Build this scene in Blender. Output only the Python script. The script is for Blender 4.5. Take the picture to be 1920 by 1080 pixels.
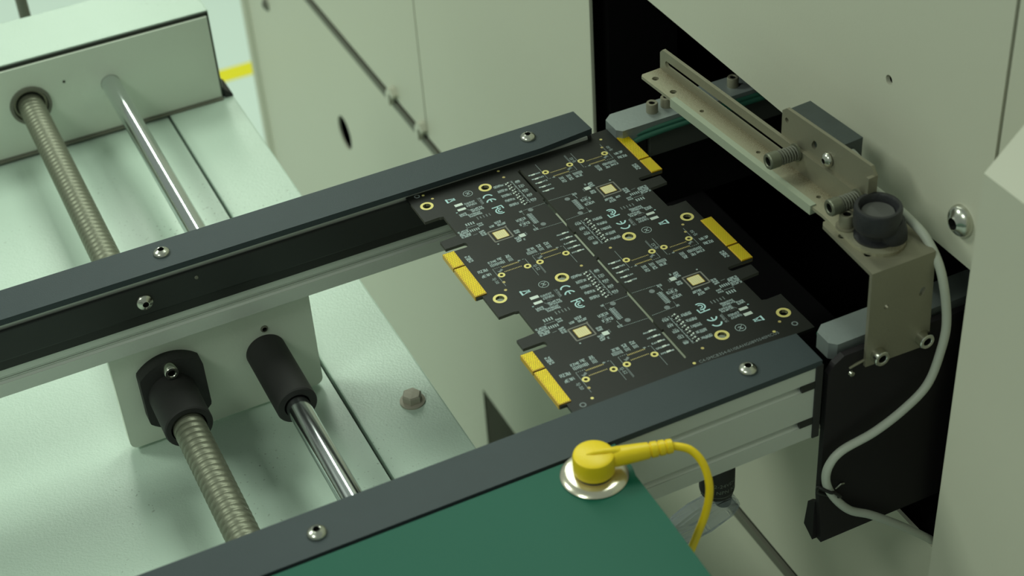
import bpy, bmesh, math, random
from mathutils import Vector, Matrix
from mathutils.geometry import tessellate_polygon
random.seed(7)
S = 0.001                      # all coordinates below are millimetres
sc = bpy.context.scene
col = sc.collection
for o in list(bpy.data.objects):
    bpy.data.objects.remove(o)

# ------------------------------------------------------------------ camera
R = ((0.8993935673250288, -0.4330838232695485, -0.05941054684518393),
     (-0.310099435817621, -0.5363037420208028, -0.7849946727194101),
     (0.30810639551915564, 0.7244423360865178, -0.6166471849634625))
CP = Vector((-227.07094664452353, -632.1753794824637, 470.66864283716944)) * S
cam = bpy.data.cameras.new('camera')
cam.sensor_width = 36.0
cam.lens = 3139.804 / 1920 * 36.0
cam.clip_start = 0.02
cam.clip_end = 50
cam.dof.use_dof = True
cam.dof.focus_distance = 0.80
cam.dof.aperture_fstop = 13.0
camo = bpy.data.objects.new('camera', cam)
col.objects.link(camo)
r0, r1, r2 = (Vector(r) for r in R)
m = Matrix((r0, -r1, -r2)).transposed().to_4x4()
m.translation = CP
camo.matrix_world = m
sc.camera = camo

# ------------------------------------------------------------------ light and exposure
vs = sc.view_settings
vs.view_transform = 'Standard'
vs.look = 'None'
vs.gamma = 1.0
vs.use_curve_mapping = False
vs.exposure = 0.0
w = bpy.data.worlds.new('world')
sc.world = w
w.use_nodes = True
w.node_tree.nodes['Background'].inputs[0].default_value = (0.84, 1.0, 0.84, 1)
w.node_tree.nodes['Background'].inputs[1].default_value = 0.26

def lamp(name, loc, size, power, target=(0, 0, 0), colr=(0.88, 1.0, 0.84)):
    l = bpy.data.lights.new(name, 'AREA')
    l.shape = 'RECTANGLE'
    l.size, l.size_y = size[0] * S, size[1] * S
    l.energy = power
    l.color = colr
    o = bpy.data.objects.new(name, l)
    col.objects.link(o)
    o.location = Vector(loc) * S
    d = (Vector(target) - Vector(loc))
    o.rotation_euler = (0, 0, 0) if abs(d.x) + abs(d.y) < 1 else d.to_track_quat('-Z', 'Y').to_euler()
    return o
lamp('ceiling_lamp', (720, 620, 1750), (600, 600), 15.5, (720, 620, 0))
for ly, lp in ((1450, 8), (2350, 9), (3250, 11)):
    lamp('ceiling_lamp', (280, ly, 1750), (360, 840), lp, (280, ly, 0))
lamp('ceiling_lamp', (-1500, 1200, 1750), (600, 600), 26, (-1500, 1200, 0))
lamp('ceiling_lamp', (-1500, -700, 1750), (600, 600), 13, (-1500, -700, 0))

# ------------------------------------------------------------------ materials
def lin(c):
    return tuple(((v / 255) / 12.92 if v / 255 <= 0.04045 else (((v / 255) + 0.055) / 1.055) ** 2.4) for v in c) + (1,)

def mat(name, rgb, rough=0.5, metal=0.0, bump=0.0, bscale=60, var=0.0, vscale=8, spec=0.5, dirt=None, coat=0.0):
    mt = bpy.data.materials.new(name)
    mt.use_nodes = True
    nt = mt.node_tree
    b = nt.nodes['Principled BSDF']
    b.inputs['Base Color'].default_value = lin(rgb)
    b.inputs['Roughness'].default_value = rough
    b.inputs['Metallic'].default_value = metal
    b.inputs['Specular IOR Level'].default_value = spec
    b.inputs['Coat Weight'].default_value = coat
    tc = nt.nodes.new('ShaderNodeTexCoord')
    if bump:
        n = nt.nodes.new('ShaderNodeTexNoise'); n.inputs['Scale'].default_value = bscale; n.inputs['Detail'].default_value = 3
        nt.links.new(tc.outputs['Object'], n.inputs['Vector'])
        bp = nt.nodes.new('ShaderNodeBump'); bp.inputs['Strength'].default_value = bump; bp.inputs['Distance'].default_value = 0.001
        nt.links.new(n.outputs['Fac'], bp.inputs['Height'])
        nt.links.new(bp.outputs['Normal'], b.inputs['Normal'])
    last = None
    if var:
        n = nt.nodes.new('ShaderNodeTexNoise'); n.inputs['Scale'].default_value = vscale; n.inputs['Detail'].default_value = 5
        nt.links.new(tc.outputs['Object'], n.inputs['Vector'])
        mx = nt.nodes.new('ShaderNodeMix'); mx.data_type = 'RGBA'
        c = lin(rgb)
        mx.inputs[6].default_value = tuple(v * (1 - var) for v in c[:3]) + (1,)
        mx.inputs[7].default_value = tuple(min(1, v * (1 + var)) for v in c[:3]) + (1,)
        nt.links.new(n.outputs['Fac'], mx.inputs[0])
        nt.links.new(mx.outputs[2], b.inputs['Base Color'])
        last = mx.outputs[2]
    if dirt:   # (colour, noise scale, low, high)
        dc, ds, lo, hi = dirt
        n = nt.nodes.new('ShaderNodeTexNoise'); n.inputs['Scale'].default_value = ds; n.inputs['Detail'].default_value = 8; n.inputs['Roughness'].default_value = 0.7
        nt.links.new(tc.outputs['Object'], n.inputs['Vector'])
        rp = nt.nodes.new('ShaderNodeMapRange'); rp.inputs[1].default_value = lo; rp.inputs[2].default_value = hi
        nt.links.new(n.outputs['Fac'], rp.inputs[0])
        mx = nt.nodes.new('ShaderNodeMix'); mx.data_type = 'RGBA'
        if last: nt.links.new(last, mx.inputs[6])
        else: mx.inputs[6].default_value = lin(rgb)
        mx.inputs[7].default_value = lin(dc)
        nt.links.new(rp.outputs[0], mx.inputs[0])
        nt.links.new(mx.outputs[2], b.inputs['Base Color'])
    return mt

M = {}
M['paint'] = mat('cream_paint', (208, 207, 190), 0.45, bump=0.06, bscale=700, var=0.03, vscale=3)
M['paint_dark'] = mat('cabinet_gap', (40, 40, 34), 0.8)
M['tray'] = mat('white_tray_paint', (190, 208, 196), 0.33, bump=0.2, bscale=900, var=0.05, vscale=9)
M['boxface'] = mat('housing_paint', (214, 222, 208), 0.38, bump=0.08, bscale=500, var=0.03, vscale=12)
M['gap'] = mat('dark_gap', (34, 40, 32), 0.8)
M['cover'] = mat('black_anodised', (58, 67, 71), 0.5, bump=0.1, bscale=1500, var=0.08, vscale=60, spec=0.22)
M['blackpom'] = mat('black_plastic', (38, 37, 37), 0.68, bump=0.1, bscale=900)
M['track'] = mat('black_track', (27, 29, 29), 0.38)
M['alu'] = mat('aluminium_extrusion', (204, 208, 202), 0.42, metal=0.35, bump=0.06, bscale=900)
M['chrome'] = mat('polished_steel', (222, 226, 228), 0.16, metal=1.0)
M['steel'] = mat('stainless_screw', (205, 205, 195), 0.24, metal=1.0)
M['screwsteel'] = mat('lead_screw_steel', (122, 124, 108), 0.45, metal=0.6, bump=0.1, bscale=500)
M['dullsteel'] = mat('dull_bracket_steel', (146, 142, 124), 0.5, metal=0.55, bump=0.12, bscale=700, var=0.08, vscale=40)
M['rust'] = mat('stained_bracket_steel', (158, 148, 124), 0.5, metal=0.45, bump=0.15, bscale=700)
M['hexzinc'] = mat('painted_bolt', (172, 165, 152), 0.5, metal=0.2, bump=0.2, bscale=400)
M['void'] = mat('machine_interior', (12, 10, 13), 0.9, spec=0.15)
M['darkplate'] = mat('dark_side_plate', (30, 26, 29), 0.6, spec=0.3)
M['innergrey'] = mat('machined_aluminium', (150, 158, 158), 0.5, metal=0.5, bump=0.1, bscale=600)
M['innerblack'] = mat('dark_grey_plate', (70, 72, 68), 0.5)
M['belt'] = mat('green_belt', (52, 104, 88), 0.45)
M['whitebar'] = mat('white_plastic_bar', (168, 176, 156), 0.5)
M['knob'] = mat('black_knob_rubber', (38, 38, 42), 0.45, bump=0.2, bscale=600)
M['insert'] = mat('dusty_rubber', (88, 88, 86), 0.7)
M['sensor'] = mat('dark_sensor_housing', (58, 66, 66), 0.45, bump=0.1, bscale=500, var=0.25, vscale=120)
M['cable'] = mat('grey_cable_jacket', (196, 200, 190), 0.45)
M['mat'] = mat('green_esd_rubber', (2, 86, 68), 0.5, bump=0.05, bscale=700, var=0.08, vscale=12, spec=0.25)
M['matedge'] = mat('mat_underside', (30, 36, 34), 0.7)
M['yellow'] = mat('yellow_plug_plastic', (240, 208, 22), 0.42, bump=0.1, bscale=900)
M['snap'] = mat('snap_ring_metal', (225, 218, 200), 0.22, metal=0.85)
M['floor'] = mat('epoxy_floor', (212, 228, 220), 0.35, var=0.03, vscale=1.5)
M['tape'] = mat('yellow_floor_tape', (232, 220, 20), 0.5)
M['pcb'] = mat('black_solder_mask', (22, 23, 21), 0.36, bump=0.05, bscale=2500, var=0.12, vscale=70, spec=0.28)
M['pcbedge'] = mat('board_edge', (74, 74, 66), 0.7)
M['silk'] = mat('silkscreen_print', (160, 176, 178), 0.6)
M['silkdim'] = mat('thin_silkscreen_print', (118, 128, 130), 0.6)
M['silkbright'] = mat('bold_silkscreen_print', (182, 218, 222), 0.6)
M['tin'] = mat('tinned_pads', (205, 215, 210), 0.35, metal=0.3)
M['enig'] = mat('gold_plating', (222, 208, 128), 0.4, metal=0.25)
M['goldpad'] = mat('small_gold_pads', (190, 172, 108), 0.4, metal=0.2)
M['padpale'] = mat('pale_gold_pad', (226, 218, 170), 0.5, metal=0.1)
M['chipframe'] = mat('chip_outline_print', (120, 118, 112), 0.6)
M['ic'] = mat('black_chip', (18, 18, 18), 0.4)
M['amber'] = mat('amber_tape', (206, 164, 8), 0.3, spec=0.6)
M['post'] = mat('grey_post_paint', (112, 112, 100), 0.6)
M['brush'] = mat('grey_vent_slats', (92, 92, 78), 0.8)
M['text'] = mat('grey_lettering', (120, 128, 118), 0.6)
M['darkhole'] = mat('socket_recess', (24, 24, 20), 0.6)

def gold_fingers():
    mt = bpy.data.materials.new('gold_contact_mesh'); mt.use_nodes = True
    nt = mt.node_tree; b = nt.nodes['Principled BSDF']
    b.inputs['Roughness'].default_value = 0.38; b.inputs['Metallic'].default_value = 0.3
    tc = nt.nodes.new('ShaderNodeTexCoord')
    mp = nt.nodes.new('ShaderNodeMapping'); mp.inputs['Scale'].default_value = (1 / (1.05 * S),) * 3
    br = nt.nodes.new('ShaderNodeTexBrick')
    br.offset = 0.5; br.inputs['Scale'].default_value = 1.0
    br.inputs['Mortar Size'].default_value = 0.11; br.inputs['Mortar Smooth'].default_value = 0.3
    br.inputs['Brick Width'].default_value = 0.9; br.inputs['Row Height'].default_value = 0.78
    br.inputs['Color1'].default_value = lin((255, 226, 0)); br.inputs['Color2'].default_value = lin((250, 216, 0))
    br.inputs['Mortar'].default_value = lin((70, 56, 0))
    nt.links.new(tc.outputs['Object'], mp.inputs['Vector']); nt.links.new(mp.outputs[0], br.inputs['Vector'])
    nt.links.new(br.outputs['Color'], b.inputs['Base Color'])
    return mt
M['fingers'] = gold_fingers()

def clear_plastic():
    mt = bpy.data.materials.new('clear_sleeve_plastic'); mt.use_nodes = True
    b = mt.node_tree.nodes['Principled BSDF']
    b.inputs['Base Color'].default_value = lin((175, 185, 195)); b.inputs['Roughness'].default_value = 0.25
    b.inputs['Alpha'].default_value = 0.36
    return mt
M['clear'] = clear_plastic()

def flecks(mt):
    # small dark flecks of dirt, in clusters
    nt = mt.node_tree; b = nt.nodes['Principled BSDF']; src = b.inputs['Base Color'].links[0].from_socket
    tc = nt.nodes.new('ShaderNodeTexCoord')
    wn = nt.nodes.new('ShaderNodeTexNoise'); wn.inputs['Scale'].default_value = 260
    nt.links.new(tc.outputs['Object'], wn.inputs['Vector'])
    ad = nt.nodes.new('ShaderNodeVectorMath'); ad.operation = 'MULTIPLY_ADD'; ad.inputs[1].default_value = (.004, .004, .004)
    nt.links.new(wn.outputs['Color'], ad.inputs[0]); nt.links.new(tc.outputs['Object'], ad.inputs[2])
    v = nt.nodes.new('ShaderNodeTexVoronoi'); v.inputs['Scale'].default_value = 170; v.voronoi_dimensions = '2D'
    nt.links.new(ad.outputs[0], v.inputs['Vector'])
    a = nt.nodes.new('ShaderNodeMapRange'); a.inputs[1].default_value = .08; a.inputs[2].default_value = .035
    nt.links.new(v.outputs['Distance'], a.inputs[0])
    n = nt.nodes.new('ShaderNodeTexNoise'); n.inputs['Scale'].default_value = 11; n.inputs['Detail'].default_value = 3
    nt.links.new(tc.outputs['Object'], n.inputs['Vector'])
    c = nt.nodes.new('ShaderNodeMapRange'); c.inputs[1].default_value = .54; c.inputs[2].default_value = .7
    nt.links.new(n.outputs['Fac'], c.inputs[0])
    ml = nt.nodes.new('ShaderNodeMath'); ml.operation = 'MULTIPLY'
    nt.links.new(a.outputs[0], ml.inputs[0]); nt.links.new(c.outputs[0], ml.inputs[1])
    mx = nt.nodes.new('ShaderNodeMix'); mx.data_type = 'RGBA'; mx.inputs[7].default_value = lin((72, 80, 68))
    nt.links.new(src, mx.inputs[6]); nt.links.new(ml.outputs[0], mx.inputs[0]); nt.links.new(mx.outputs[2], b.inputs['Base Color'])
flecks(M['tray'])

def stain(mt):
    # brown residue that follows the fold of the arm strip, fading across it
    nt = mt.node_tree; b = nt.nodes['Principled BSDF']
    tc = nt.nodes.new('ShaderNodeTexCoord')
    dot = nt.nodes.new('ShaderNodeVectorMath'); dot.operation = 'DOT_PRODUCT'
    ya = math.radians(4.25); dot.inputs[1].default_value = (math.cos(ya), math.sin(ya), 0)
    nt.links.new(tc.outputs['Object'], dot.inputs[0])
    off = ((112.4 - 134) * math.cos(ya) + (-13.0 + 195) * math.sin(ya)) * S
    mr = nt.nodes.new('ShaderNodeMapRange'); mr.inputs[1].default_value = off + 3.0 * S; mr.inputs[2].default_value = off + 9.5 * S
    nt.links.new(dot.outputs['Value'], mr.inputs[0])
    n = nt.nodes.new('ShaderNodeTexNoise'); n.inputs['Scale'].default_value = 2400; n.inputs['Detail'].default_value = 4
    nt.links.new(tc.outputs['Object'], n.inputs['Vector'])
    n2 = nt.nodes.new('ShaderNodeMapRange'); n2.inputs[1].default_value = .3; n2.inputs[2].default_value = .75
    nt.links.new(n.outputs['Fac'], n2.inputs[0])
    ml = nt.nodes.new('ShaderNodeMath'); ml.operation = 'MULTIPLY'
    nt.links.new(mr.outputs[0], ml.inputs[0]); nt.links.new(n2.outputs[0], ml.inputs[1])
    mx = nt.nodes.new('ShaderNodeMix'); mx.data_type = 'RGBA'
    mx.inputs[6].default_value = lin((170, 166, 144)); mx.inputs[7].default_value = lin((100, 80, 48))
    nt.links.new(ml.outputs[0], mx.inputs[0]); nt.links.new(mx.outputs[2], b.inputs['Base Color'])
stain(M['rust'])

# ------------------------------------------------------------------ mesh helpers
def nb(): return bmesh.new()

def box(bm, x0, x1, y0, y1, z0, z1, mi=0, bev=0.0):
    vs_ = [bm.verts.new((x, y, z)) for x in (x0, x1) for y in (y0, y1) for z in (z0, z1)]
    fs = []
    for q in ((0, 1, 3, 2), (4, 6, 7, 5), (0, 4, 5, 1), (2, 3, 7, 6), (0, 2, 6, 4), (1, 5, 7, 3)):
        f = bm.faces.new([vs_[i] for i in q]); f.material_index = mi; fs.append(f)
    if bev:
        es = list({e for f in fs for e in f.edges})
        r = bmesh.ops.bevel(bm, geom=es, offset=bev, segments=2, affect='EDGES', profile=0.6)
        for f in r['faces']: f.material_index = mi
    return fs

AX = {'z': lambda u, v, w_: (u, v, w_), 'y': lambda u, v, w_: (u, w_, v), 'x': lambda u, v, w_: (w_, u, v)}

def prism(bm, outer, w0, w1, axis='z', holes=(), mi=0):
    """flat plate: outline (u,v) with real holes, between w0 and w1 along the axis"""
    f3 = AX[axis]
    loops = [list(outer)] + [list(h) for h in holes]
    tris = tessellate_polygon([[Vector((u, v, 0)) for u, v in lp] for lp in loops])
    flat = [p for lp in loops for p in lp]
    a = [bm.verts.new(f3(u, v, w0)) for u, v in flat]
    b = [bm.verts.new(f3(u, v, w1)) for u, v in flat]
    new = []
    for t in tris:
        if len(set(t)) < 3: continue
        try:
            new.append(bm.faces.new([a[i] for i in t])); new.append(bm.faces.new([b[i] for i in reversed(t)]))
        except ValueError: pass
    k = 0
    for lp in loops:
        n = len(lp)
        for i in range(n):
            j = (i + 1) % n
            new.append(bm.faces.new((a[k + i], a[k + j], b[k + j], b[k + i])))
        k += n
    for f in new: f.material_index = mi
    return new

def circ(cx, cy, r, n=24, ry=None, a0=0.0, a1=2 * math.pi):
    ry = r if ry is None else ry
    full = abs(a1 - a0 - 2 * math.pi) < 1e-6
    return [(cx + r * math.cos(a0 + (a1 - a0) * i / (n if full else n - 1)), cy + ry * math.sin(a0 + (a1 - a0) * i / (n if full else n - 1))) for i in range(n)]

def rrect(x0, x1, y0, y1, r, n=5, corners=(1, 1, 1, 1)):
    pts = []
    for (cx, cy, a), on in zip(((x1 - r, y1 - r, 0), (x0 + r, y1 - r, 90), (x0 + r, y0 + r, 180), (x1 - r, y0 + r, 270)), corners):
        if on:
            for i in range(n + 1):
                t = math.radians(a + 90 * i / n); pts.append((cx + r * math.cos(t), cy + r * math.sin(t)))
        else:
            t = math.radians(a + 45); sx = 1 if math.cos(t) > 0 else -1; sy = 1 if math.sin(t) > 0 else -1
            pts.append((cx + sx * r, cy + sy * r))
    return pts

def slot(cx, cy, L, r, ang=0, n=8):
    """rounded slot along direction ang"""
    pts = [(L / 2 + r * math.cos(t), r * math.sin(t)) for t in [(-math.pi / 2 + math.pi * i / n) for i in range(n + 1)]]
    pts += [(-L / 2 + r * math.cos(t), r * math.sin(t)) for t in [(math.pi / 2 + math.pi * i / n) for i in range(n + 1)]]
    c, s = math.cos(ang), math.sin(ang)
    return [(cx + c * x - s * y, cy + s * x + c * y) for x, y in pts]

def lathe(bm, prof, c, axis='z', n=32, mi=0, smooth=True):
    """prof = [(radius, height)], revolved about the axis through c"""
    rings = []
    ax = {'z': ((1, 0, 0), (0, 1, 0), (0, 0, 1)), 'y': ((1, 0, 0), (0, 0, 1), (0, 1, 0)), 'x': ((0, 1, 0), (0, 0, 1), (1, 0, 0))}[axis]
    e1, e2, e3 = (Vector(v) for v in ax); c = Vector(c)
    for r, h in prof:
        if r < 1e-6: rings.append([bm.verts.new(c + e3 * h)])
        else: rings.append([bm.verts.new(c + e3 * h + (e1 * math.cos(2 * math.pi * i / n) + e2 * math.sin(2 * math.pi * i / n)) * r) for i in range(n)])
    for A, B in zip(rings, rings[1:]):
        for i in range(n):
            j = (i + 1) % n
            if len(A) == 1 and len(B) == 1: continue
            if len(A) == 1: f = bm.faces.new((A[0], B[i], B[j]))
            elif len(B) == 1: f = bm.faces.new((A[i], A[j], B[0]))
            else: f = bm.faces.new((A[i], A[j], B[j], B[i]))
            f.material_index = mi; f.smooth = smooth

def tube(bm, pts, r, n=12, mi=0, radii=None):
    pts = [Vector(p) for p in pts]
    prev = None; up = Vector((0.13, 0.31, 0.94)).normalized()
    for i, p in enumerate(pts):
        d = (pts[min(i + 1, len(pts) - 1)] - pts[max(i - 1, 0)]).normalized()
        a = up - d * up.dot(d); a.normalize(); b = d.cross(a); up = a
        rr = radii[i] if radii else r
        ring = [bm.verts.new(p + (a * math.cos(2 * math.pi * k / n) + b * math.sin(2 * math.pi * k / n)) * rr) for k in range(n)]
        if prev:
            for k in range(n):
                f = bm.faces.new((prev[k], prev[(k + 1) % n], ring[(k + 1) % n], ring[k])); f.smooth = True; f.material_index = mi
        else: bm.faces.new(ring[::-1])
        prev = ring
    bm.faces.new(prev)

def spline(P, k=10):
    P = [Vector(p) for p in P]; P = [P[0] * 2 - P[1]] + P + [P[-1] * 2 - P[-2]]
    out = []
    for i in range(1, len(P) - 2):
        for j in range(k):
            t = j / k
            out.append(0.5 * ((2 * P[i]) + (P[i + 1] - P[i - 1]) * t + (2 * P[i - 1] - 5 * P[i] + 4 * P[i + 1] - P[i + 2]) * t * t + (3 * P[i] - P[i - 1] - 3 * P[i + 1] + P[i + 2]) * t ** 3))
    out.append(P[-2]); return out

def link(bm, name, mats, parent=None, org=(0, 0, 0), flip=True, smooth=False, kind=None, label=None):
    if flip: bmesh.ops.recalc_face_normals(bm, faces=bm.faces)
    for e in bm.edges:
        if len(e.link_faces) == 2 and e.calc_face_angle(0) > 0.62: e.smooth = False
    me = bpy.data.meshes.new(name)
    og = Vector(org)
    for v in bm.verts: v.co = (v.co - og) * S
    bm.to_mesh(me); bm.free()
    for k in (mats if isinstance(mats, (list, tuple)) else [mats]): me.materials.append(M[k])
    o = bpy.data.objects.new(name, me); col.objects.link(o)
    if parent: o.parent = parent
    if kind: o['kind'] = kind
    if label: o['label'] = label
    return o

class Thing:
    def __init__(s, name, label, cat, loc, group=None, kind=None):
        s.o = bpy.data.objects.new(name, None); col.objects.link(s.o)
        s.loc = Vector(loc); s.o.location = s.loc * S
        s.o.empty_display_size = 0.01
        s.o['label'] = label; s.o['category'] = cat
        if group: s.o['group'] = group
        if kind: s.o['kind'] = kind
    def part(s, bm, name, mats, parent=None, **kw):
        return link(bm, name, mats, parent or s.o, s.loc, **kw)

def single(bm, name, mats, label, cat, loc, group=None):
    o = link(bm, name, mats, None, loc, label=label); o.location = Vector(loc) * S
    o['category'] = cat
    if group: o['group'] = group
    return o

def button_screw(bm, c, axis='z', sgn=1, r=4.0, h=2.4, sock=1.5):
    """domed button head with a hexagon socket"""
    pr = [(0, 0), (r, 0), (r, h * .12)] + [(r * math.cos(t) + 0.0, h * (.12 + .88 * math.sin(t))) for t in [math.radians(a) for a in (15, 30, 45, 58)]]
    pr.append((sock * 1.12, h)); pr.append((sock, h * .97))
    lathe(bm, [(a, sgn * b) for a, b in pr], c, axis, 28, 0)
    lathe(bm, [(a, sgn * b) for a, b in [(sock, h * .97), (sock, h * .3), (0, h * .25)]], c, axis, 6, 1, smooth=False)

def socket_screw(bm, c, axis='z', sgn=1, r=3.5, h=4, sock=1.6):
    lathe(bm, [(a, sgn * b) for a, b in [(0, 0), (r, 0), (r, h * .9), (r * .9, h), (sock * 1.15, h), (sock, h * .93)]], c, axis, 24, 0)
    lathe(bm, [(a, sgn * b) for a, b in [(sock, h * .93), (sock, h * .35), (0, h * .3)]], c, axis, 6, 1, smooth=False)

# ------------------------------------------------------------------ floor (setting)
bm = nb(); box(bm, -4500, 4500, -3000, 7000, -900, -850)
fl = link(bm, 'floor', 'floor', kind='structure'); fl['label'] = 'pale glossy epoxy workshop floor'
bm = nb(); prism(bm, [(-1500, 1607), (2500, 1607), (2500, 1645), (-1500, 1645)], -850, -849.4)
single(bm, 'floor_tape', 'tape', 'yellow marking tape line on the pale floor behind the machines', 'tape', (500, 1626, -850))

# ------------------------------------------------------------------ machine cabinet with the black opening
T = Thing('machine_cabinet', 'large cream painted machine cabinet with a black conveyor opening', 'machine', (165, 100, -850))
XF = 165
hole_open = [(-202, -137.5), (143.5, -137.5), (143.5, 31.5), (-202, 31.5)]
small = circ(-137, 90.5, 2.3, 14)
bm = nb()
prism(bm, [(-207, -260.8), (438, -260.8), (438, 350), (-207, 350)], XF, XF + 2.0, 'x', [hole_open, small])
front = T.part(bm, 'cabinet_panel', 'paint')
bm = nb(); box(bm, XF + 3, XF + 9, -141, -133, 86, 95); T.part(bm, 'hole_backing', 'void', front)
bm = nb(); prism(bm, [(440, -260.8), (964, -260.8), (964, 350), (440, 350)], XF, XF + 2.0, 'x'); T.part(bm, 'cabinet_panel', 'paint')
bm = nb(); prism(bm, [(-900, -260.8), (-209, -260.8), (-209, 350), (-900, 350)], XF, XF + 2.0, 'x'); T.part(bm, 'cabinet_panel', 'paint')
oval = circ(665, -383, 17, 28)
vent = [(60, -850 + 60), (370, -790), (370, -479), (60, -479)]
bm = nb(); prism(bm, [(-900, -849), (964, -849), (964, -267.5), (-900, -267.5)], XF, XF + 2.0, 'x', [oval, vent]); low = T.part(bm, 'access_door', 'paint')
bm = nb(); box(bm, XF + 10, XF + 12.5, 630, 700, -420, -345); T.part(bm, 'slot_backing', 'void', low)
bm = nb(); box(bm, XF + 9, XF + 12, 50, 380, -800, -470)
for i in range(78): box(bm, XF + 1, XF + 8, 62 + i * 4.0, 64 + i * 4.0, -790, -479)
T.part(bm, 'vent_grille', 'brush', low, kind='stuff')
bm = nb(); prism(bm, [(-898, -848), (962, -848), (962, 349), (-898, 349)], XF + 13, XF + 60, 'x', [[(-203, -139), (145, -139), (145, 34), (-203, 34)]])
T.part(bm, 'cabinet_frame', 'void')
bm = nb(); box(bm, XF, XF + 700, -900, 964, 350, 352); T.part(bm, 'roof_panel', 'paint')
bm = nb(); box(bm, XF + 2, XF + 700, 964, 966, -849, 350); T.part(bm, 'edge_panel', 'paint')
# plain grey band over the door's top edge and two small hooked catches
bm = nb(); prism(bm, [(-900, -266.4), (963, -266.4), (963, -272.5), (-900, -272.5)], XF - 0.6, XF + 2.2, 'x'); T.part(bm, 'seam_band', 'post', low)
for yy in (508, 446):
    bm = nb()
    pts = [(yy + 9, -268), (yy + 9, -259), (yy + 4, -252), (yy - 3, -250), (yy - 8, -254), (yy - 6, -258), (yy - 2, -255.5), (yy + 2, -257), (yy + 2, -268)]
    prism(bm, pts, XF - 5, XF, 'x'); T.part(bm, 'hooked_catch', 'paint', low)
bm = nb(); lathe(bm, [(0, -849), (7, -849), (7, 350), (0, 350)], (XF + 1, 957, 0), 'z', 20); T.part(bm, 'edge_roll', 'paint')
bm = nb(); button_screw(bm, (XF, 873, -343), 'x', -1, 7, 4, 3); T.part(bm, 'panel_screw', ['post', 'darkhole'])
bm = nb(); button_screw(bm, (XF, -193.5, 52), 'x', -1, 7.2, 5.5, 2.6); T.part(bm, 'panel_screw', ['steel', 'darkhole'])
# black interior
bm = nb()
x0, x1, y0, y1, z0, z1 = XF + 60, XF + 520, -260, 260, -330, 160
for q in ((x1, x1 + 4, y0, y1, z0, z1), (x0, x1, y0 - 4, y0, z0, z1), (x0, x1, y1, y1 + 4, z0, z1), (x0, x1, y0, y1, z0 - 4, z0), (x0, x1, y0, y1, z1, z1 + 4)): box(bm, *q)
T.part(bm, 'interior_lining', 'void')

# ------------------------------------------------------------------ slanted guard at the right edge
T = Thing('machine_guard_box', 'cream painted guard box with a slanted top right of the black opening', 'guard', (150, -500, -850))
bm = nb(); prism(bm, [(130.6, -850), (164.5, -850), (164.5, 149), (130.6, 115)], -900, -240, 'y')
T.part(bm, 'guard_body', 'paint')

# ------------------------------------------------------------------ machine base tray
T = Thing('machine_bed', 'white painted machine base tray under the conveyor, flecked with dirt', 'machine base', (-300, 90, -850))
bm = nb(); box(bm, -760, -57.4, -192, 395, -850, -104); T.part(bm, 'tray_sheet', 'tray')
bm = nb(); box(bm, -55.9, -11.6, -192, 395, -850, -102.6, bev=1.0); rs = T.part(bm, 'edge_strip', 'tray')
bm = nb(); box(bm, -57.4, -55.9, -192, 395, -850, -108); T.part(bm, 'seam_filler', 'gap')
bm = nb()
lathe(bm, [(0, 0), (6.6, 0), (6.6, .9), (5.6, 1.3), (0, 1.3)], (-26, -18, -102.6), 'z', 28)
lathe(bm, [(0, 1.3), (5.2, 1.3), (5.2, 4.8), (4.5, 5.6), (0, 5.8)], (-26, -18, -102.6), 'z', 6, smooth=False)
T.part(bm, 'hex_bolt', 'hexzinc', rs)

# ------------------------------------------------------------------ far housing of the screw and rod
T = Thing('screw_end_housing', 'long white painted housing at the far end of screw and rod', 'housing', (-200, 350, -104))
bm = nb(); box(bm, -520, -17, 323.5, 378, -102.4, -38.4, bev=0.8); T.part(bm, 'housing_cover', 'tray')
bm = nb(); box(bm, -519, -17.8, 322.3, 323.5, -102.3, -39.4); T.part(bm, 'panel_gap', 'gap')
holes = [circ(-139.3, -68.8, 13.0, 32), circ(-88, -69.2, 6.15, 32)]
bm = nb(); prism(bm, [(-518, -101), (-19.2, -101), (-19.2, -41.6), (-518, -41.6)], 320.5, 322.3, 'y', holes); fp = T.part(bm, 'face_panel', 'boxface')
bm = nb(); lathe(bm, [(12.9, 3), (12.9, -1.6), (11.0, -1.6), (10.6, 1.5), (10.6, 3)], (-139.3, 320.4, -68.8), 'y', 36); T.part(bm, 'bearing_ring', 'post', fp)
bm = nb(); lathe(bm, [(10.4, 2), (10.4, 0), (9.2, 0), (9.0, 2)], (-139.3, 320.9, -68.8), 'y', 36); T.part(bm, 'bearing_seal', 'dullsteel', fp)
bm = nb(); box(bm, -518, -19, 318, 323, -102.5, -101.4); T.part(bm, 'base_lip', 'post')
bm = nb(); prism(bm, [(-17, -102.5), (-11.5, -102.5), (-12, -100.5), (-17, -96)], 320, 340, 'y'); T.part(bm, 'corner_foot', 'blackpom')
bm = nb(); lathe(bm, [(0, 0), (0.9, 0), (0.9, -.3), (0, -.4)], (-116, 320.5, -59), 'y', 10); T.part(bm, 'rivet', 'gap', fp)

T = Thing('machine_post', 'thin grey vertical post behind the far white housing', 'post', (-112, 480, -850))
bm = nb(); lathe(bm, [(0, 0), (4, 0), (4, 870), (0, 870)], (-112, 480, -849.8), 'z', 16); T.part(bm, 'pole', 'post')
bm = nb(); lathe(bm, [(0, 0), (12, 0), (12, 4), (0, 4)], (-112, 480, -849.9), 'z', 20); T.part(bm, 'foot', 'post')
T = Thing('motor_bracket', 'small grey metal bracket behind the top of the white housing', 'bracket', (-61, 400, -104))
bm = nb(); box(bm, -71, -50, 392, 396, -104, -49); box(bm, -66, -55, 396, 420, -104, -46); T.part(bm, 'bracket_body', 'post')
bm = nb(); button_screw(bm, (-67.5, 391.9, -53), 'y', -1, 2, 1.2, .8); T.part(bm, 'screw', ['steel', 'darkhole'])

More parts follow.
